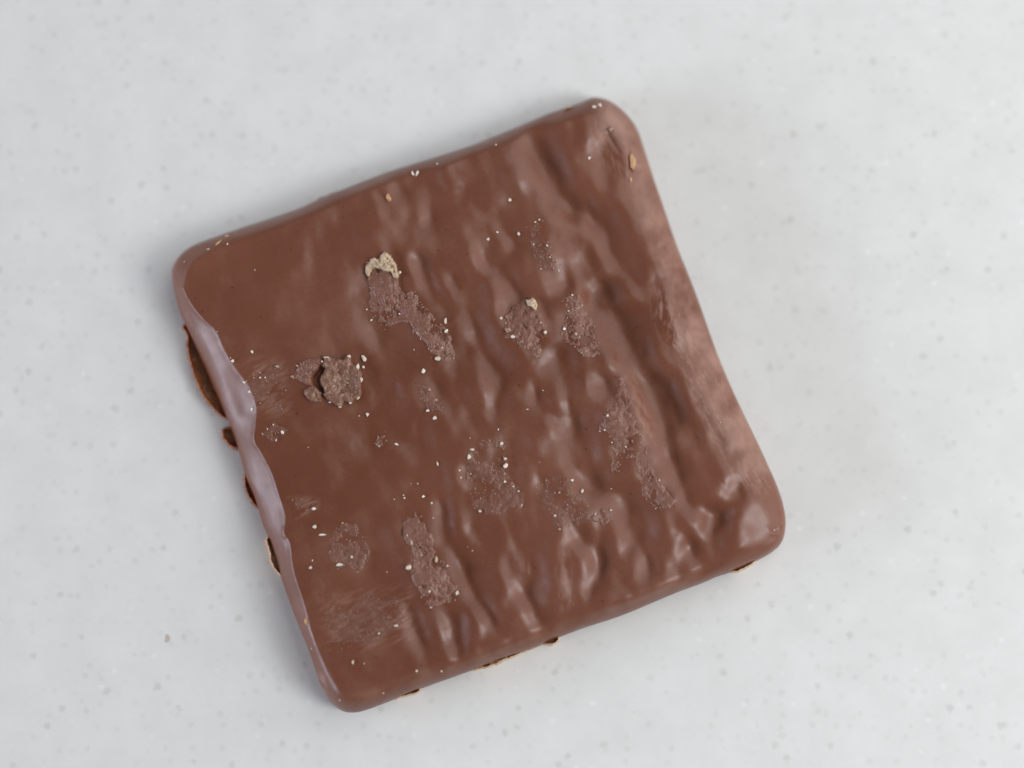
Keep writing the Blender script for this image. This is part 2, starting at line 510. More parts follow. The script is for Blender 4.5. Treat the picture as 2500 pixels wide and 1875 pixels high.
# the pit in the long residue streak
scr += -.30 * np.exp(-(np.hypot(GU - 1537, GV - 1078) / 8.0) ** 4)
SPLIT = fr(Z8, [(530, 510), (610, 530), (575, 620), (525, 690), (545, 800), (595, 900), (572, 945), (530, 860), (440, 780), (420, 680), (480, 600)])
scr -= .55 * np.clip(sdf(GU, GV, SPLIT) / 5 + .6, 0, 1)
wave = (.07 * NL[::2, ::2][:GN, :GN] + .025 * NB[::2, ::2][:GN, :GN]) * np.clip(-D_CR / 20, 0, 1) * np.clip(D_OUT / 20, 0, 1)
fine = .006 * NM[::2, ::2][:GN, :GN]
HT = ZTOP / MM - .25 - drop + REL + scr + wave + fine               # mm
soft = gfilter(HT, 2.2)
sharp = gfilter(HT, 0.8)
smooth = gfilter(HT, 4.0)
kc = np.clip((-D_CR - 3) / 8, 0, 1) * left_w
sharp = kc * smooth + (1 - kc) * sharp
k = np.clip((D_OUT - 6) / 14, 0, 1)
HT = np.where(D_OUT > 0, k * (left_w * sharp + (1 - left_w) * (.6 * sharp + .4 * soft)) + (1 - k) * HT, HT)

# the lower right corner is reshaped into a tilted facet, made to catch a glint
pl_ = bil(HT, 1846, 1262, GS) + .12 - math.tan(math.radians(25)) * PXMM * ((GU - 1846) * .95 + (GV - 1262) * .31)
kf = np.exp(-(np.hypot((GU - 1846) * 1.05, (GV - 1262) * .72) / 42.0) ** 2.4)
HT = np.where(D_OUT > 0, kf * pl_ + (1 - kf) * HT, HT)


def height(u, v):
    return bil(HT, u, v, GS) * MM


# ------------------------------------------------------------------ scene building helpers
def mesh_obj(name, verts, faces, mat, parent=None, smooth=True):
    me = bpy.data.meshes.new(name)
    verts = np.asarray(verts, np.float32)
    faces = np.asarray(faces, np.int32)
    me.vertices.add(len(verts))
    me.vertices.foreach_set('co', verts.ravel())
    n = faces.shape[1]
    me.loops.add(faces.size)
    me.loops.foreach_set('vertex_index', faces.ravel())
    me.polygons.add(len(faces))
    me.polygons.foreach_set('loop_start', np.arange(len(faces), dtype=np.int32) * n)
    me.polygons.foreach_set('use_smooth', np.full(len(faces), smooth))
    me.update(calc_edges=True)
    me.validate()
    me.materials.append(mat)
    o = bpy.data.objects.new(name, me)
    COL.objects.link(o)
    if parent is not None:
        o.parent = parent
    return o


def tag(o, label=None, cat=None, group=None, kind=None):
    for k_, v_ in (('label', label), ('category', cat), ('group', group), ('kind', kind)):
        if v_:
            o[k_] = v_
    return o


# ------------------------------------------------------------------ worktop
tv = [(x, y, z) for z in (0, -.03) for x, y in ((-.5, -.4), (.5, -.4), (.5, .4), (-.5, .4))]
tf = [(0, 1, 2, 3), (7, 6, 5, 4), (0, 4, 5, 1), (1, 5, 6, 2), (2, 6, 7, 3), (3, 7, 4, 0)]
tag(mesh_obj('tabletop', tv, tf, M_TABLE, smooth=False), 'pale grey white speckled worktop under the chocolate biscuit', kind='structure')

# ------------------------------------------------------------------ biscuit
root = bpy.data.objects.new('chocolate_biscuit', None)
COL.objects.link(root)
root.empty_display_size = .01
tag(root, 'square milk chocolate coated biscuit with rippled scuffed top lying on the pale worktop', 'biscuit')

N = 640
cen = np.array((1165.0, 985.0))
a_ = np.linspace(-1, 1, N + 1)
A, B = np.meshgrid(a_, a_)
r = np.maximum(np.abs(A), np.abs(B))
th = np.where(np.abs(A) >= np.abs(B), np.where(A >= 0, 0, math.pi) + (math.pi / 4) * B / np.where(A == 0, 1, A),
              np.where(B >= 0, math.pi / 2, -math.pi / 2) - (math.pi / 4) * A / np.where(B == 0, 1, B))
th = th - 1.15 + math.pi / 4 - .27                                   # turn the grid's corners into the biscuit's
dl = OUTS - cen
ang = np.unwrap(np.arctan2(dl[:, 1], dl[:, 0]))
if ang[-1] < ang[0]:
    ang, dl = ang[::-1], dl[::-1]
rad = np.hypot(dl[:, 0], dl[:, 1])
ang3 = np.concatenate([ang - 2 * math.pi, ang, ang + 2 * math.pi])
R = np.interp(np.mod(th - ang[0], 2 * math.pi) + ang[0], ang3, np.concatenate([rad] * 3))
rr = r * 1.0
UU = cen[0] + R * rr * np.cos(th)
VV = cen[1] + R * rr * np.sin(th)
zz = height(UU, VV)
edge = r > .9999
zz[edge] = (ZTOP / MM - .25 - HS) * MM + .10 * MM * bil(NB, UU[edge], VV[edge], 1.0)
P = at(UU, VV, zz).reshape(-1, 3)
idx = np.arange((N + 1) ** 2).reshape(N + 1, N + 1)
F = np.stack([idx[:-1, :-1], idx[:-1, 1:], idx[1:, 1:], idx[1:, :-1]], -1).reshape(-1, 4)
ring = np.concatenate([idx[0, :-1], idx[:-1, -1], idx[-1, :0:-1], idx[:0:-1, 0]])
rim = P[ring]
cw = rim[:, :2].mean(0)
allv, allf, prev = [P], [F], ring
base_n = len(P)
for zf, sc_ in ((.72, .995), (.4, .984), (.12, .975), (.03, .968)):
    q = rim.copy()
    q[:, :2] = cw + (rim[:, :2] - cw) * sc_
    q[:, 2] = rim[:, 2] * zf
    cur = base_n + np.arange(len(ring))
    base_n += len(ring)
    allv.append(q)
    allf.append(np.stack([prev, cur, np.roll(cur, -1), np.roll(prev, -1)], -1))
    prev = cur
V_ = np.vstack(allv)
F_ = np.vstack(allf)
# consistent outward faces: image v runs down, so flip
e1 = P[F[0, 1]] - P[F[0, 0]]
e2 = P[F[0, 3]] - P[F[0, 0]]
if np.cross(e1, e2)[2] < 0:
    F_ = F_[:, ::-1]
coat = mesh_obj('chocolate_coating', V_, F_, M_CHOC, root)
# rubbed, slightly bloomed zones, plus rims painted paler as lit edges; broken up by noise
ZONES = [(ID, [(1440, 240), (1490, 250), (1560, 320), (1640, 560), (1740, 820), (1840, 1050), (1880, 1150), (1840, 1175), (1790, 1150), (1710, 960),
               (1630, 740), (1565, 560), (1520, 380), (1470, 300)], 1.2, .95, .6),  # right rim: real scuffing plus painted brightness
         (ID, [(840, 1735), (1060, 1660), (1340, 1560), (1620, 1455), (1750, 1400), (1750, 1375), (1620, 1425), (1340, 1530), (1060, 1630), (840, 1705)], -.35, .5, .5),  # lower rim: light put into the colour
         (ID, [(440, 615), (600, 550), (860, 450), (1160, 350), (1440, 240), (1440, 260), (1160, 368), (860, 470), (600, 570), (460, 630)], -.35, .4, .5),  # upper rim: lightened in colour to look lit
         (R3, [(850, 30), (930, -40), (1110, 0), (1190, 150), (1260, 330), (1390, 560), (1490, 760), (1560, 950), (1600, 1100), (1480, 1150),
               (1380, 1100), (1300, 900), (1180, 720), (1100, 520), (1000, 280)], 1.1, .9),
         (R2, [(1080, 1270), (1180, 1250), (1300, 1500), (1380, 1650), (1200, 1640), (1100, 1500)], 1.6, .9),
         (R2, [(620, 90), (760, 130), (900, 300), (980, 480), (1060, 700), (1000, 760), (900, 560), (740, 420), (640, 300)], 1.2, .6),
         (R5, [(1540, 560), (1640, 520), (1660, 900), (1560, 960)], 1.65, .7), (R3, [(540, 330), (680, 330), (800, 560), (840, 800), (740, 720), (640, 560)], 1.2, .7),
         (R6, [(440, 330), (620, 330), (620, 420), (480, 460)], -.45, .8), (R6, [(560, 1520), (700, 1500), (720, 1659), (640, 1700)], 1.1, .9),
         (Z4, [(620, 260), (1010, 250), (1020, 700), (760, 720)], -.5, .55), (R6, [(600, 960), (1280, 900), (1280, 1300), (700, 1400)], -.45, .5)]
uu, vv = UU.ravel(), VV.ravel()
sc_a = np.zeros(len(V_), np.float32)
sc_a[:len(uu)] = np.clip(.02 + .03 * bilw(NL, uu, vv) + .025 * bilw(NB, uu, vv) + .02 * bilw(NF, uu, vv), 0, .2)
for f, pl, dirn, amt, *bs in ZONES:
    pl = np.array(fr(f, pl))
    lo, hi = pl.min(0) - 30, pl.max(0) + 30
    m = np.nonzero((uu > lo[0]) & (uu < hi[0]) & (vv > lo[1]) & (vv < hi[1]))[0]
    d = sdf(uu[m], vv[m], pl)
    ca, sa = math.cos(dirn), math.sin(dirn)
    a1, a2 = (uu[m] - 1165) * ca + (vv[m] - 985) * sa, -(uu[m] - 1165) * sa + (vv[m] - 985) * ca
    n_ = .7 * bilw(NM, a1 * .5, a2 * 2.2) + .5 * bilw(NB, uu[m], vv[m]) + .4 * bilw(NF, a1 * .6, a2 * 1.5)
    if bs:                                                          # rim light painted in, over real scuffing on the right: cloudy rather than streaky
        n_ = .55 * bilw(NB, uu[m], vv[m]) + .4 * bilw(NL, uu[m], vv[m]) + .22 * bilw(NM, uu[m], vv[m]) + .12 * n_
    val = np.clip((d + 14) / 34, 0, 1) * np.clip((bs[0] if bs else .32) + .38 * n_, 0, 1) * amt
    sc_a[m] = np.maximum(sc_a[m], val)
at_ = coat.data.attributes.new('scuff_rim_light', 'FLOAT', 'POINT')
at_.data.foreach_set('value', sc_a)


# ------------------------------------------------------------------ sheets of chocolate and crumbs grown on the coating
def patch(name, poly, mat, parent, thick, edge_px, rag, step=1.5, lump=.5, streak=None, lift=.0, holes=(), floor_=None, gaps=0, gap0=.75, fine_k=1.0):
    poly = chaikin(poly, 1)
    lo, hi = poly.min(0) - 6, poly.max(0) + 6
    us, vs_ = np.arange(lo[0], hi[0], step), np.arange(lo[1], hi[1], step)
    U, V = np.meshgrid(us, vs_)
    d = sdf(U, V, poly)
    if streak is not None:
        ca, sa = math.cos(streak), math.sin(streak)
        q = fine_k
        su = q * ((U - 1165) * ca + (V - 985) * sa) / 4
        sv = q * (-(U - 1165) * sa + (V - 985) * ca)
        n1, n2 = bilw(NM, su, sv), bilw(NF, su, sv)
    else:
        n1, n2 = bil(NM, U, V, 1.0), bil(NF, U, V, 1.0)
    nb = bil(NB, U, V, 1.0)
    d = d + rag * (.7 * n1 + .6 * nb + .3 * n2)
    if gaps:
        d = np.minimum(d, gaps * ((.8 * nb if streak is None else .4 * nb) + .8 * n1 + .25 * n2 + gap0) * edge_px)
    for hp in holes:
        d = np.minimum(d, -sdf(U, V, np.asarray(hp, float)) + .6 * n2)
    prof = np.clip(d / edge_px, -1, 1)
    prof = np.where(prof > 0, np.sqrt(np.clip(prof * (2 - prof), 0, 1)), prof)
    body = 1 + lump * (.22 * n1 + .25 * nb + .14 * n2)
    tk = thick * np.where(prof > 0, prof * np.maximum(body, .15), prof * .6) - .03
    h = height(U, V) if floor_ is None else floor_ * MM
    z = h + (tk + lift * np.clip(prof, 0, 1)) * MM
    z = np.maximum(z, .02 * MM)
    Pp = at(U, V, z).reshape(-1, 3)
    ix = np.arange(U.size).reshape(U.shape)
    Fp = np.stack([ix[:-1, :-1], ix[1:, :-1], ix[1:, 1:], ix[:-1, 1:]], -1).reshape(-1, 4)
    ok = (tk.ravel()[Fp].max(1) > -.06)
    Fp = Fp[ok]
    used, inv = np.unique(Fp, return_inverse=True)
    return mesh_obj(name, Pp[used], inv.reshape(Fp.shape), mat, parent)


def crumb_mesh(name, seed, flat, n=2, rough=.28):
    import bmesh
    g = np.random.default_rng(seed)
    bm = bmesh.new()
    bmesh.ops.create_icosphere(bm, subdivisions=n, radius=1)
    dirs = g.standard_normal((9, 3)) * (1, 1, .8)
    dirs /= np.linalg.norm(dirs, axis=1)[:, None]
    cut = g.uniform(.38, .95, 9)
    for v in bm.verts:
        c = np.array(v.co)
        s = min(1.0, min(cu / max(c @ q, 1e-3) if c @ q > 0 else 9 for q, cu in zip(dirs, cut)))
        s *= 1 + rough * .35 * g.standard_normal()
        v.co = Vector(c * s)
        v.co.z *= flat
    me = bpy.data.meshes.new(name)
    bm.to_mesh(me)
    bm.free()
    return me


CM = [crumb_mesh('crumb', 30 + i, .5 + .04 * i, rough=.42) for i in range(12)]
CMESH = {}


def crumb(name, mat, u, v, ru, rv=None, rot=0.0, parent=None, lift=.35, hz=None):
    """irregular grain at photograph pixel (u, v), half sizes in pixels"""
    rv = rv or ru
    i = int(rng.integers(len(CM)))
    key = (mat.name, i)
    if key not in CMESH:
        m_ = CM[i].copy()
        m_.name = name
        m_.materials.append(mat)
        CMESH[key] = m_
    o = bpy.data.objects.new(name, CMESH[key])
    COL.objects.link(o)
    hz = hz or min(ru, rv)
    s = PXMM * MM
    inside = float(bil(D_OUT, u, v, GS)) > 0
    z = (float(height(u, v)) if inside else 0.0) + lift * hz * s
    o.location = at(u, v, z)
    o.scale = (ru * s, rv * s, hz * s)
    o.rotation_euler = (0, 0, rot if rot else float(rng.uniform(0, 6.28)) if ru == rv else 0)
    if parent is not None:
        o.parent = parent
    return o


PATCHES = [  # frame, outline, thickness mm, edge px, raggedness, streak angle
    ('P1', R1, [(260, 870), (265, 800), (310, 770), (345, 785), (360, 745), (400, 740), (450, 800), (470, 880), (465, 950), (500, 1000),
                (590, 1010), (620, 1080), (660, 1110), (700, 1160), (730, 1210), (780, 1240), (825, 1290), (835, 1360), (860, 1450),
                (800, 1470), (700, 1450), (690, 1400), (660, 1330), (590, 1290), (580, 1230), (520, 1190), (440, 1220), (380, 1260),
                (350, 1230), (290, 1200), (280, 1130), (300, 1010), (270, 930)], .34, 9, 2.2, None),
    ('P3', R1, [(1200, 1180), (1230, 1110), (1300, 1070), (1330, 1045), (1400, 1050), (1415, 1110), (1450, 1190), (1475, 1270),
                (1450, 1330), (1450, 1400), (1420, 1450), (1380, 1400), (1310, 1380), (1290, 1330), (1230, 1320), (1195, 1300), (1200, 1240)], .36, 8, 2.4, None),
    ('P4', R1, [(1380, 560), (1440, 500), (1450, 530), (1420, 620), (1500, 680), (1520, 760), (1570, 830), (1570, 870), (1500, 850),
                (1430, 830), (1390, 760), (1380, 680)], .16, 8, 2.6, None),
    ('P5', R2, [(480, 1330), (540, 1290), (610, 1300), (620, 1380), (650, 1420), (690, 1520), (700, 1600), (740, 1650), (720, 1700),
                (680, 1720), (600, 1700), (560, 1650), (500, 1610), (470, 1530), (510, 1470)], .26, 7, 2.8, None),
    ('P6', R3, [(590, 340), (625, 350), (640, 500), (700, 660), (730, 720), (780, 800), (780, 890), (830, 1000), (870, 1060), (900, 1120),
                (990, 1140), (970, 1190), (840, 1230), (780, 1170), (740, 1110), (740, 1050), (700, 950), (680, 860), (620, 900),
                (580, 960), (530, 980), (530, 900), (550, 850), (520, 800), (560, 770), (500, 700), (440, 700), (480, 640), (500, 560),
                (560, 580), (580, 500), (580, 400)], .22, 7, 2.4, None),
    ('P7', R4, [(1140, 740), (1200, 700), (1260, 720), (1330, 690), (1380, 760), (1450, 830), (1500, 980), (1480, 1050), (1350, 1080),
                (1290, 1090), (1250, 990), (1200, 920), (1150, 870), (1130, 800)], .13, 10, 2.6, None),
    ('P8', R4, [(690, 540), (750, 480), (870, 480), (920, 500), (930, 600), (930, 720), (970, 790), (1040, 860), (1050, 930), (960, 930),
                (880, 980), (740, 980), (690, 900), (690, 780), (660, 700), (660, 610)], .15, 9, 2.6, None),
    ('P9', R5, [(540, 320), (600, 280), (650, 300), (660, 400), (720, 460), (700, 500), (760, 590), (820, 650), (810, 720), (880, 800),
                (890, 830), (840, 880), (760, 910), (690, 930), (640, 850), (600, 780), (560, 690), (540, 650), (580, 600), (600, 540),
                (550, 490), (520, 420)], .26, 8, 2.6, None),
    ('P10', R6, [(690, 640), (760, 500), (850, 490), (930, 560), (960, 640), (960, 740), (900, 820), (830, 770), (770, 800), (720, 740)], .16, 8, 2.6, None),
    ('P11', R6, [(650, 1110), (760, 1050), (900, 1030), (1000, 960), (1060, 1000), (1140, 990), (1200, 1080), (1240, 1130), (1180, 1180),
                 (1100, 1230), (1000, 1290), (860, 1280), (780, 1330), (740, 1280), (800, 1200), (700, 1190)], .14, 12, 4.5, -.45),
    ('P12', Z4, [(650, 400), (800, 330), (940, 290), (940, 330), (880, 420), (1000, 480), (940, 540), (840, 600), (800, 620), (740, 560),
                 (700, 480)], .13, 8, 4.0, -.5),
    ('P13', Z4, [(790, 860), (880, 770), (990, 820), (970, 860), (920, 940), (850, 900)], .16, 6, 2.5, None),
    ('P14', Z4, [(900, 640), (950, 610), (960, 700), (920, 680)], .1, 5, 2., None),
    ('P15', R4, [(340, 90), (420, 140), (450, 220), (500, 270), (390, 290), (380, 230), (340, 210)], .14, 7, 2.6, None),
    ('P16', R4, [(25, 495), (110, 430), (122, 470), (80, 535)], .22, 4, 1.5, None),
    ('P17', R3, [(400, 1270), (480, 1220), (520, 1240), (540, 1300), (480, 1330), (430, 1300)], .14, 7, 2.6, None),
    ('P18', R6, [(460, 330), (560, 330), (620, 390), (540, 400), (470, 380)], .07, 6, 3., -.45),
]
residues = {}
for nm, f, pl, tk, ep, rg, stv in PATCHES:
    hol = ()
    if nm == 'P6':
        hol = (fr(f, [(635, 750), (660, 740), (682, 765), (675, 800), (650, 815), (632, 790)]),)
    residues[nm] = (patch('chocolate_residue', fr(f, pl), M_FILM if tk < .2 else M_RES, root, tk * .45, ep * 1.5, rg * 1.4, streak=stv, lump=.9, holes=hol,
                          gaps=.9, gap0=(1.0 if tk > .2 else 0.25 if stv is not None else .85),
                          fine_k=1.3), np.array(fr(f, pl)))

# the round dry flake with a dark split, lying on the left of the top face
flake = bpy.data.objects.new('chocolate_flake', None)
COL.objects.link(flake)
flake.empty_display_size = .002
tag(flake, 'round dry brown flake with a dark curved split, left of centre on the biscuit', 'flake')
SPLIT = fr(Z8, [(530, 510), (610, 530), (575, 620), (525, 690), (545, 800), (595, 900), (572, 945), (530, 860), (440, 780), (420, 680), (480, 600)])
patch('flake_body', fr(Z8, [(500, 690), (560, 420), (600, 340), (680, 330), (800, 370), (870, 400), (960, 320), (1040, 330), (1060, 430), (1170, 470),
                            (1190, 600), (1240, 700), (1190, 780), (1230, 880), (1200, 980), (1140, 1040), (1050, 1110), (950, 1080),
                            (870, 1160), (760, 1120), (680, 1060), (600, 990), (570, 940), (530, 830)]), M_FLAKE, flake, .55, 8, 1.6, step=1.2, lump=.3,
      holes=(SPLIT,))
patch('flake_skirt', fr(Z8, [(370, 350), (570, 360), (540, 500), (450, 600), (400, 660), (420, 780), (380, 830), (230, 740), (60, 690), (140, 560), (200, 430)]),
      M_RES, flake, .30, 9, 1.8, step=1.3, lump=.8)
patch('flake_chip', fr(Z8, [(265, 900), (340, 830), (420, 800), (530, 880), (570, 1030), (510, 1075), (380, 1045), (300, 985)]), M_FLAKE, flake, .45, 5, 1.2,
      step=1.2, lump=.5)

# ------------------------------------------------------------------ broken lip of chocolate and wafer around the foot
FOOT = [
    (Z4, [(130, -10), (180, 60), (172, 170), (215, 330), (250, 450), (330, 590), (430, 700), (490, 745), (520, 720), (430, 520), (330, 280), (240, 40), (200, -60)], 1.0),
    (Z4, [(450, 830), (475, 905), (535, 975), (600, 995), (640, 960), (580, 820), (500, 800)], .9),
    (Z4, [(630, 1200), (650, 1320), (695, 1405), (765, 1490), (800, 1470), (740, 1300), (680, 1180)], .9),
    (R6, [(252, 590), (278, 690), (300, 790), (372, 872), (420, 860), (370, 700), (310, 590)], 1.45),
    (R5, [(420, 1560), (540, 1535), (620, 1512), (628, 1480), (560, 1460), (440, 1520)], 1.5),
    (R5, [(965, 1355), (1040, 1350), (1060, 1320), (1030, 1290), (960, 1310)], 1.6),
    (R5, [(1130, 1310), (1200, 1300), (1225, 1265), (1180, 1240), (1120, 1270)], 1.6),
    (R5, [(960, 1335), (1060, 1315), (1130, 1290), (1200, 1262), (1330, 1205), (1460, 1150), (1472, 1180), (1340, 1236), (1210, 1292), (1060, 1352), (965, 1368)], 1.45),
    (R5, [(1450, 1190), (1540, 1195), (1575, 1150), (1545, 1110), (1450, 1140)], 1.7),
    (Z7, [(1110, 1320), (1150, 1335), (1290, 1280), (1340, 1225), (1310, 1190), (1150, 1240)], 1.8),
    (ID, [(748, 507), (770, 488), (800, 474), (830, 463), (835, 480), (760, 515)], 1.2),
    (Z3, [(540, 235), (600, 190), (680, 175), (700, 200), (600, 240)], 2.4),
]
lip = None
for f, pl, hz in FOOT:
    poly = chaikin(fr(f, pl), 1)
    inw = np.array((1165.0, 985.0)) - poly.mean(0)
    poly = poly + inw / np.hypot(*inw) * (6.5 if hz > 1.4 else 2.5)   # tucked under the coating
    lo, hi = poly.min(0) - 4, poly.max(0) + 4
    U, V = np.meshgrid(np.arange(lo[0], hi[0], 1.5), np.arange(lo[1], hi[1], 1.5))
    d = sdf(U, V, poly) + 1.2 * bil(NM, U, V, 1.0) * .7 + .5 * bil(NF, U, V, 1.0)
    z = np.clip(d / 2.0, 0, 1) * ((.62 * hz if hz < 1.4 else .8 * hz) + (hz * 1.25 - (.62 * hz if hz < 1.4 else .8 * hz)) * np.exp(-((d - 2.5) / 3.2) ** 2)) + .05 * bil(NM, U, V, 1.0) * np.clip(d / 3, 0, 1)
    z = np.maximum(z, .015) * MM
    Pp = at(U, V, z).reshape(-1, 3)
    ix = np.arange(U.size).reshape(U.shape)
    Fp = np.stack([ix[:-1, :-1], ix[1:, :-1], ix[1:, 1:], ix[:-1, 1:]], -1).reshape(-1, 4)
    Fp = Fp[d.ravel()[Fp].max(1) > 0]
    used, inv = np.unique(Fp, return_inverse=True)
    mesh_obj('broken_lip', Pp[used], inv.reshape(Fp.shape), M_WAFER if hz > 1.4 else M_FOOT, root)

# ------------------------------------------------------------------ grains stuck to the coating and its residue (parts)
GR = [(R1, [(740, 138, 9), (1145, 600, 11), (483, 870, 15), (265, 1122, 8), (295, 1192, 11), (485, 1148, 10), (515, 1180, 7), (795, 1200, 14, 32),
            (800, 1265, 20), (745, 1455, 22), (583, 1392, 7), (767, 1378, 9), (605, 1275, 13), (655, 1300, 7), (627, 1320, 7),
            (850, 1450, 7), (1202, 1215, 10), (1440, 1210, 14), (1465, 1275, 16), (1435, 1395, 8),
            (1340, 565, 5), (1400, 530, 8), (1430, 515, 8), (1390, 680, 8), (1480, 690, 10), (1497, 768, 8), (1545, 800, 7), (1560, 860, 9),
            (1440, 848, 6), (455, 850, 13), (470, 900, 8)]),
      (R2, [(30, 285, 8), (545, 1300, 10), (520, 1405, 9), (610, 1370, 10), (490, 1525, 15), (570, 1560, 14), (595, 1585, 7)]),
      (R3, [(455, 700, 10), (490, 690, 9), (535, 775, 9), (630, 805, 9), (230, 737, 6), (70, 422, 6), (335, 1105, 14), (265, 1030, 11),
            (182, 1112, 10), (237, 1193, 8), (150, 1270, 12), (185, 1360, 10), (528, 1232, 11), (425, 1258, 9), (532, 1087, 5), (855, 1030, 8),
            (830, 1220, 6), (665, 875, 6), (1268, 640, 5), (725, 720, 9), (770, 1160, 6), (505, 595, 13)]),
      (R4, [(412, 143, 13), (458, 210, 8), (688, 710, 7), (684, 470, 5), (695, 545, 20, 13), (678, 600, 13, 22),
            (895, 505, 18, 13), (920, 605, 13, 15), (919, 707, 7), (918, 760, 13), (975, 797, 8), (1012, 825, 9), (235, 855, 7), (242, 875, 9),
            (368, 860, 14), (425, 905, 7, 12), (332, 775, 7), (287, 778, 4), (172, 882, 5), (436, 1008, 6), (258, 1125, 11, 18), (287, 1175, 14, 25),
            (355, 1255, 13, 20), (455, 1290, 15, 23), (420, 1612, 9), (413, 1503, 9), (124, 1373, 5), (530, 1330, 10), (1335, 460, 5),
            (1175, 565, 5), (1155, 632, 5), (1035, 920, 6), (750, 965, 13), (1375, 755, 14), (1440, 825, 14), (1070, 275, 14, 4), (1175, 148, 5),
            (70, 525, 7), (668, 1203, 4), (700, 1230, 6)]),
      (R5, [(400, 682, 5), (465, 1045, 22, 9), (165, 580, 12), (80, 635, 26, 13), (100, 350, 9), (170, 1290, 13, 18), (245, 1300, 7), (345, 1095, 8),
            (375, 1500, 7), (82, 1548, 8)]),
      (R6, [(655, 570, 28, 9), (595, 393, 22, 11), (588, 742, 5, 9), (583, 1335, 11)]),
      (Z1, [(168, 460, 12), (738, 527, 7), (432, 1025, 8), (540, 1240, 7), (515, 318, 12), (715, 1655, 15), (922, 1305, 20), (780, 1360, 10),
            (1080, 1305, 10), (820, 1400, 8), (780, 1400, 12), (728, 1398, 6)]),
      (Z4, [(712, 655, 13), (910, 910, 11, 13), (797, 860, 9), (1170, 968, 5), (838, 820, 8), (885, 785, 8), (1580, 715, 9), (960, 850, 18)]),
      (Z7, [(1460, 975, 12), (1520, 920, 12)])]


def carrier(u, v):
    best = None
    for nm_, (ob, pl) in residues.items():
        c = sdf(np.array([u]), np.array([v]), pl)[0]
        if c > -6 and (best is None or c > best[0]):
            best = (c, ob)
    return best[1] if best else root


for f, lst in GR:
    for g in lst:
        u, v = f[0] + f[2] * g[0], f[1] + f[2] * g[1]
        ru = g[2] * f[2] * .88
        rv = (g[3] if len(g) > 3 else g[2]) * f[2] * .88
        crumb('grain', M_CREAM if rng.uniform() < .72 else M_DULL, u, v, ru, rv, parent=carrier(u, v), lift=.55 if carrier(u, v) is root else 1.0)

# finer grit peppering each patch of residue: too small to pick apart, one part per patch
gv, gf = [], []
tmp = CM[0]
tv0 = np.array([v.co[:] for v in crumb_mesh('grit', 5, .8, 1).vertices])
tf0 = np.array([p.vertices[:] for p in crumb_mesh('grit', 5, .8, 1).polygons])
for nm, (ob, pl) in list(residues.items()):
    lo, hi = pl.min(0), pl.max(0)
    n = int(.018 * (hi - lo).prod())
    q = rng.uniform(lo - 3, hi + 3, (n, 2))
    dd = sdf(q[:, 0], q[:, 1], pl)
    keep = (dd > -3) & (rng.uniform(size=n) < np.where(dd < 6, .85, .5) * (.5 if nm in ('P11', 'P12', 'P18', 'P7', 'P8', 'P10') else 1))
    q = q[keep]
    vs_, fs_ = [], []
    th_ = {p[0]: p[3] for p in PATCHES}[nm]
    for i, (u, v) in enumerate(q):
        s = PXMM * MM * float(rng.uniform(.6, 1.0) ** 2 * 3.3)
        c = at(u, v, float(height(u, v)) + th_ * MM * .36)
        a = rng.uniform(0, 6.28)
        rot = np.array([[math.cos(a), -math.sin(a), 0], [math.sin(a), math.cos(a), 0], [0, 0, 1]])
        vs_.append((tv0 * s * rng.uniform(.7, 1.3, 3)) @ rot.T + c)
        fs_.append(tf0 + i * len(tv0))
    if vs_:
        tag(mesh_obj('grit', np.vstack(vs_), np.vstack(fs_), M_GRIT, ob, smooth=False), kind='stuff')
vs_, fs_ = [], []
q = np.array(fr(Z8, [(x, y) for x, y in rng.uniform((540, 340), (1240, 1140), (90, 2))]))
for i, (u, v) in enumerate(q):
    if np.hypot(u - 833, v - 931) > 50:
        continue
    s = PXMM * MM * float(rng.uniform(.6, 1.0) * 2.0)
    c = at(u, v, float(height(u, v)) + .54 * MM)
    vs_.append(tv0 * s + c)
    fs_.append(tf0 + (len(vs_) - 1) * len(tv0))
tag(mesh_obj('grit', np.vstack(vs_), np.vstack(fs_), M_PINK, flake, smooth=False), kind='stuff')
for x, y, a, b in [(635, 345, 45, 22), (1000, 330, 42, 30), (1150, 500, 45, 55), (1210, 720, 35, 50), (1150, 1010, 50, 35), (1030, 1080, 35, 28), (995, 768, 24, 18),
                   (700, 1075, 30, 16), (1180, 930, 20, 35), (860, 1150, 25, 15), (570, 410, 16, 22), (440, 1020, 38, 16), (540, 1050, 25, 20), (540, 930, 16, 35), (90, 660, 45, 28), (155, 480, 16, 12), (215, 430, 14, 12)]:
    u, v = fr(Z8, [(x, y)])[0]
    crumb('grain', M_CREAM if x > 560 else M_PINK, u, v, a * .1507, b * .1507, parent=flake, lift=2.6 if x > 560 else 1.5, hz=4.0)

# cream lumps crusting the top end of the upper left streak, and the pale cap of the middle cluster
patch('cream_crust', fr(R1, [(256, 880), (258, 810), (300, 768), (338, 780), (358, 742), (400, 734), (445, 778), (474, 850), (474, 905), (450, 895), (436, 868),
                             (400, 862), (350, 852), (308, 846), (284, 870), (276, 898)]), M_CRUST, residues['P1'][0], .52, 6, 1.6, step=1.2, lump=.8)
patch('cream_crust', fr(R1, [(1330, 1045), (1360, 1050), (1385, 1038), (1412, 1060), (1415, 1110), (1400, 1130), (1375, 1100), (1345, 1095)]), M_CRUST, residues['P3'][0],
      .52, 5, 1.6, step=1.2, lump=.9)

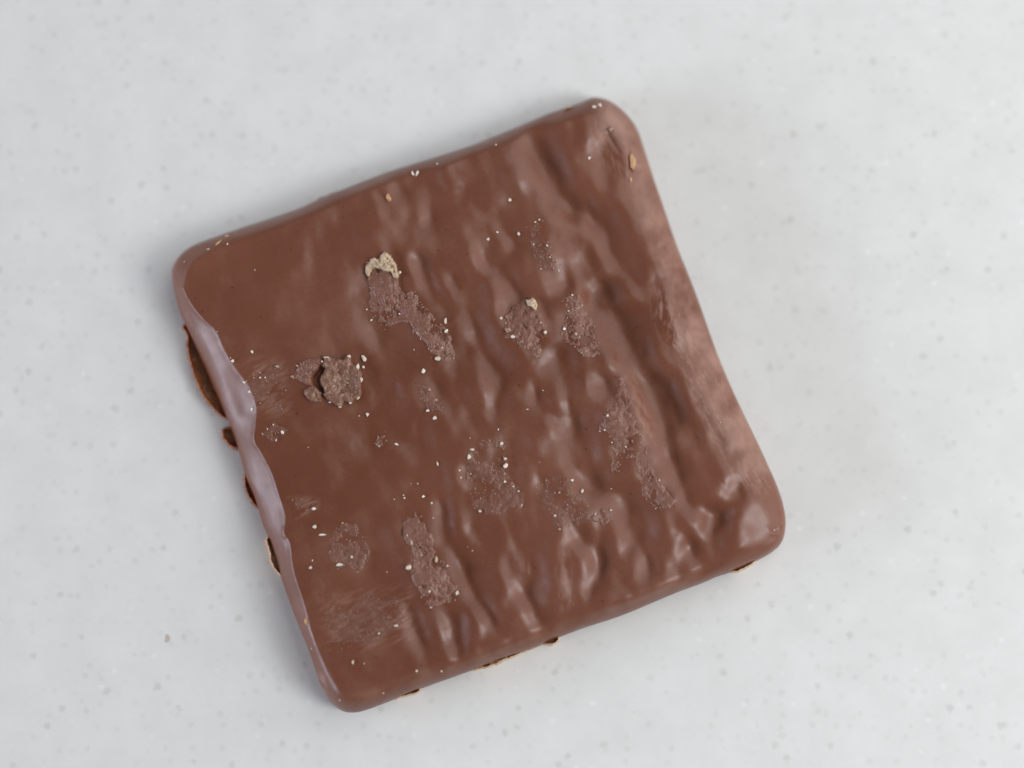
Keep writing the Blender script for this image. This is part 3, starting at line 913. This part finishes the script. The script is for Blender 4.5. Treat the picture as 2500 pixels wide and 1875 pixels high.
# ------------------------------------------------------------------ loose crumbs lying on the biscuit, each a thing
LOOSE = [
    (M_TAN, R1, 405, 368, 24, 40, .25, 'largest tan wafer crumb near the upper left edge of the biscuit'),
    (M_CREAM, R1, 575, 205, 13, 26, .5, 'left arm of the pale V-shaped crumb close to the upper edge'),
    (M_CREAM, R1, 602, 208, 12, 28, -.45, 'right arm of the pale V-shaped crumb close to the upper edge'),
    (M_CREAM, R1, 1228, 383, 15, 12, .3, 'lone cream crumb high on the top face, nearest the upper edge ripples'),
    (M_CREAM, R1, 1082, 647, 16, 15, 0, 'left of the two round cream crumbs above the middle ripples'),
    (M_CREAM, R1, 1292, 610, 15, 16, 0, 'right of the two round cream crumbs above the middle ripples'),
    (M_CREAM, R1, 645, 1540, 13, 20, .1, 'upright cream crumb just below the end of the upper left streak'),
    (M_CREAM, R1, 243, 1455, 20, 26, .6, 'larger of the two cream crumbs beside the upper right of the round flake'),
    (M_CREAM, R1, 237, 1510, 14, 13, 0, 'smaller of the two cream crumbs beside the upper right of the round flake'),
    (M_CREAM, R1, 1170, 1180, 15, 14, 0, 'small cream crumb at the upper left of the middle crumbly cluster'),
    (M_PINK, R1, 1212, 1255, 22, 24, 0, 'dull pinkish crumb on the left side of the middle crumbly cluster'),
    (M_CREAM, R1, 1245, 1305, 21, 17, .3, 'cream crumb at the lower left of the middle crumbly cluster'),
    (M_CREAM, R2, 660, 375, 13, 17, -.6, 'glossy whitish crumb below the top right corner'),
    (M_TAN, R2, 940, 520, 13, 22, .2, 'tan crumb below the orange chip near the top right corner'),
    (M_CREAM, R2, 690, 28, 15, 19, 0, 'left of the two cream crumbs on the top right corner tip'),
    (M_CREAM, R2, 727, 18, 17, 20, 0, 'right of the two cream crumbs on the top right corner tip'),
    (M_TAN, R2, 955, 415, 22, 66, .15, 'orange wafer chip on the right edge near the top right corner'),
    (M_PINK, R2, 800, 178, 22, 17, .3, 'pale pink chocolate chip above the short crack by the top right corner'),
    (M_CREAM, R4, 370, 20, 13, 20, 0, 'second cream crumb under the end of the upper left streak'),
    (M_CREAM, R4, 402, 285, 15, 11, 0, 'grey white crumb directly above the brightest clustered crumb left of centre'),
    (M_CREAM, R4, 445, 332, 19, 17, 0, 'bright clustered white crumb left of centre'),
    (M_CREAM, R4, 187, 512, 15, 9, -.5, 'small slanted cream crumb beside the small diamond of residue'),
    (M_CREAM, R4, 467, 642, 10, 21, .2, 'slim upright cream crumb left of the central residue'),
    (M_CREAM, R4, 613, 685, 7, 11, 0, 'upper of two tiny cream crumbs at the left of the central residue'),
    (M_CREAM, R4, 623, 737, 9, 9, 0, 'lower of two tiny cream crumbs at the left of the central residue'),
    (M_CREAM, R4, 875, 410, 7, 10, -.4, 'tiny cream crumb above the central residue'),
    (M_CREAM, R4, 922, 655, 19, 19, 0, 'greyish cream crumb on the right side of the central residue'),
    (M_CREAM, R4, 275, 1345, 24, 20, 0, 'chunky cream crumb on the left side of the lower streak'),
    (M_CREAM, R4, 600, 1515, 16, 21, -.5, 'cream crumb on the lower right end of the lower streak'),
    (M_CREAM, R5, 600, 1350, 11, 11, 0, 'left of the two round cream crumbs along the lower edge'),
    (M_CREAM, R5, 770, 1350, 9, 9, 0, 'right of the two round cream crumbs along the lower edge'),
    (M_CREAM, R6, 602, 515, 21, 17, 0, 'cream crumb right of the bluish lower left chamfer'),
    (M_CREAM, R6, 575, 790, 18, 11, .3, 'cream crumb left of the lower round residue patch'),
    (M_TAN, R6, 545, 1150, 17, 26, 0, 'tan crumb standing on the lower left edge'),
    (M_CREAM, Z1, 712, 1187, 17, 17, 0, 'lone white crumb high on the left side of the top face'),
    (M_CREAM, Z1, 557, 1260, 17, 17, 0, 'topmost white crumb on the upper rim of the left chamfer'),
    (M_CREAM, Z1, 650, 1440, 18, 18, 0, 'second white crumb from the top on the rim of the left chamfer'),
    (M_CREAM, Z1, 690, 1515, 17, 17, 0, 'third white crumb from the top on the rim of the left chamfer'),
    (M_TAN, Z1, 360, 360, 20, 12, 0, 'lowest tan crumb of the short row at the upper left corner'),
    (M_TAN, Z1, 440, 312, 36, 10, .75, 'long tan crumb in the middle of the row at the upper left corner'),
    (M_TAN, Z1, 515, 252, 26, 17, 0, 'biggest tan crumb topping the row at the upper left corner'),
    (M_TAN, Z1, 578, 225, 10, 9, 0, 'smallest tan crumb at the upper end of the row at the corner'),
    (M_CREAM, Z4, 1650, 708, 18, 20, 0, 'greyish crumb below the round flake'),
]
for m, f, x, y, a, b, rot, lab in LOOSE:
    u, v = fr(f, [(x, y)])[0]
    res = carrier(u, v) is not root
    o = crumb('crumb', m, u, v, a * f[2] * .94, b * f[2] * .94, rot, lift=1.1 if res else .5)
    tag(o, lab, 'crumb', 'loose crumbs on the biscuit')
o = crumb('crumb', M_FLECK, 408, 1562, 5.5, 12, .01, hz=1.2, lift=.5)
tag(o, 'faint tan fleck lying flat on the worktop left of the biscuit', 'crumb')
print('objects', len(bpy.data.objects), 'tris approx', sum(len(m.polygons) * 2 for m in bpy.data.meshes))
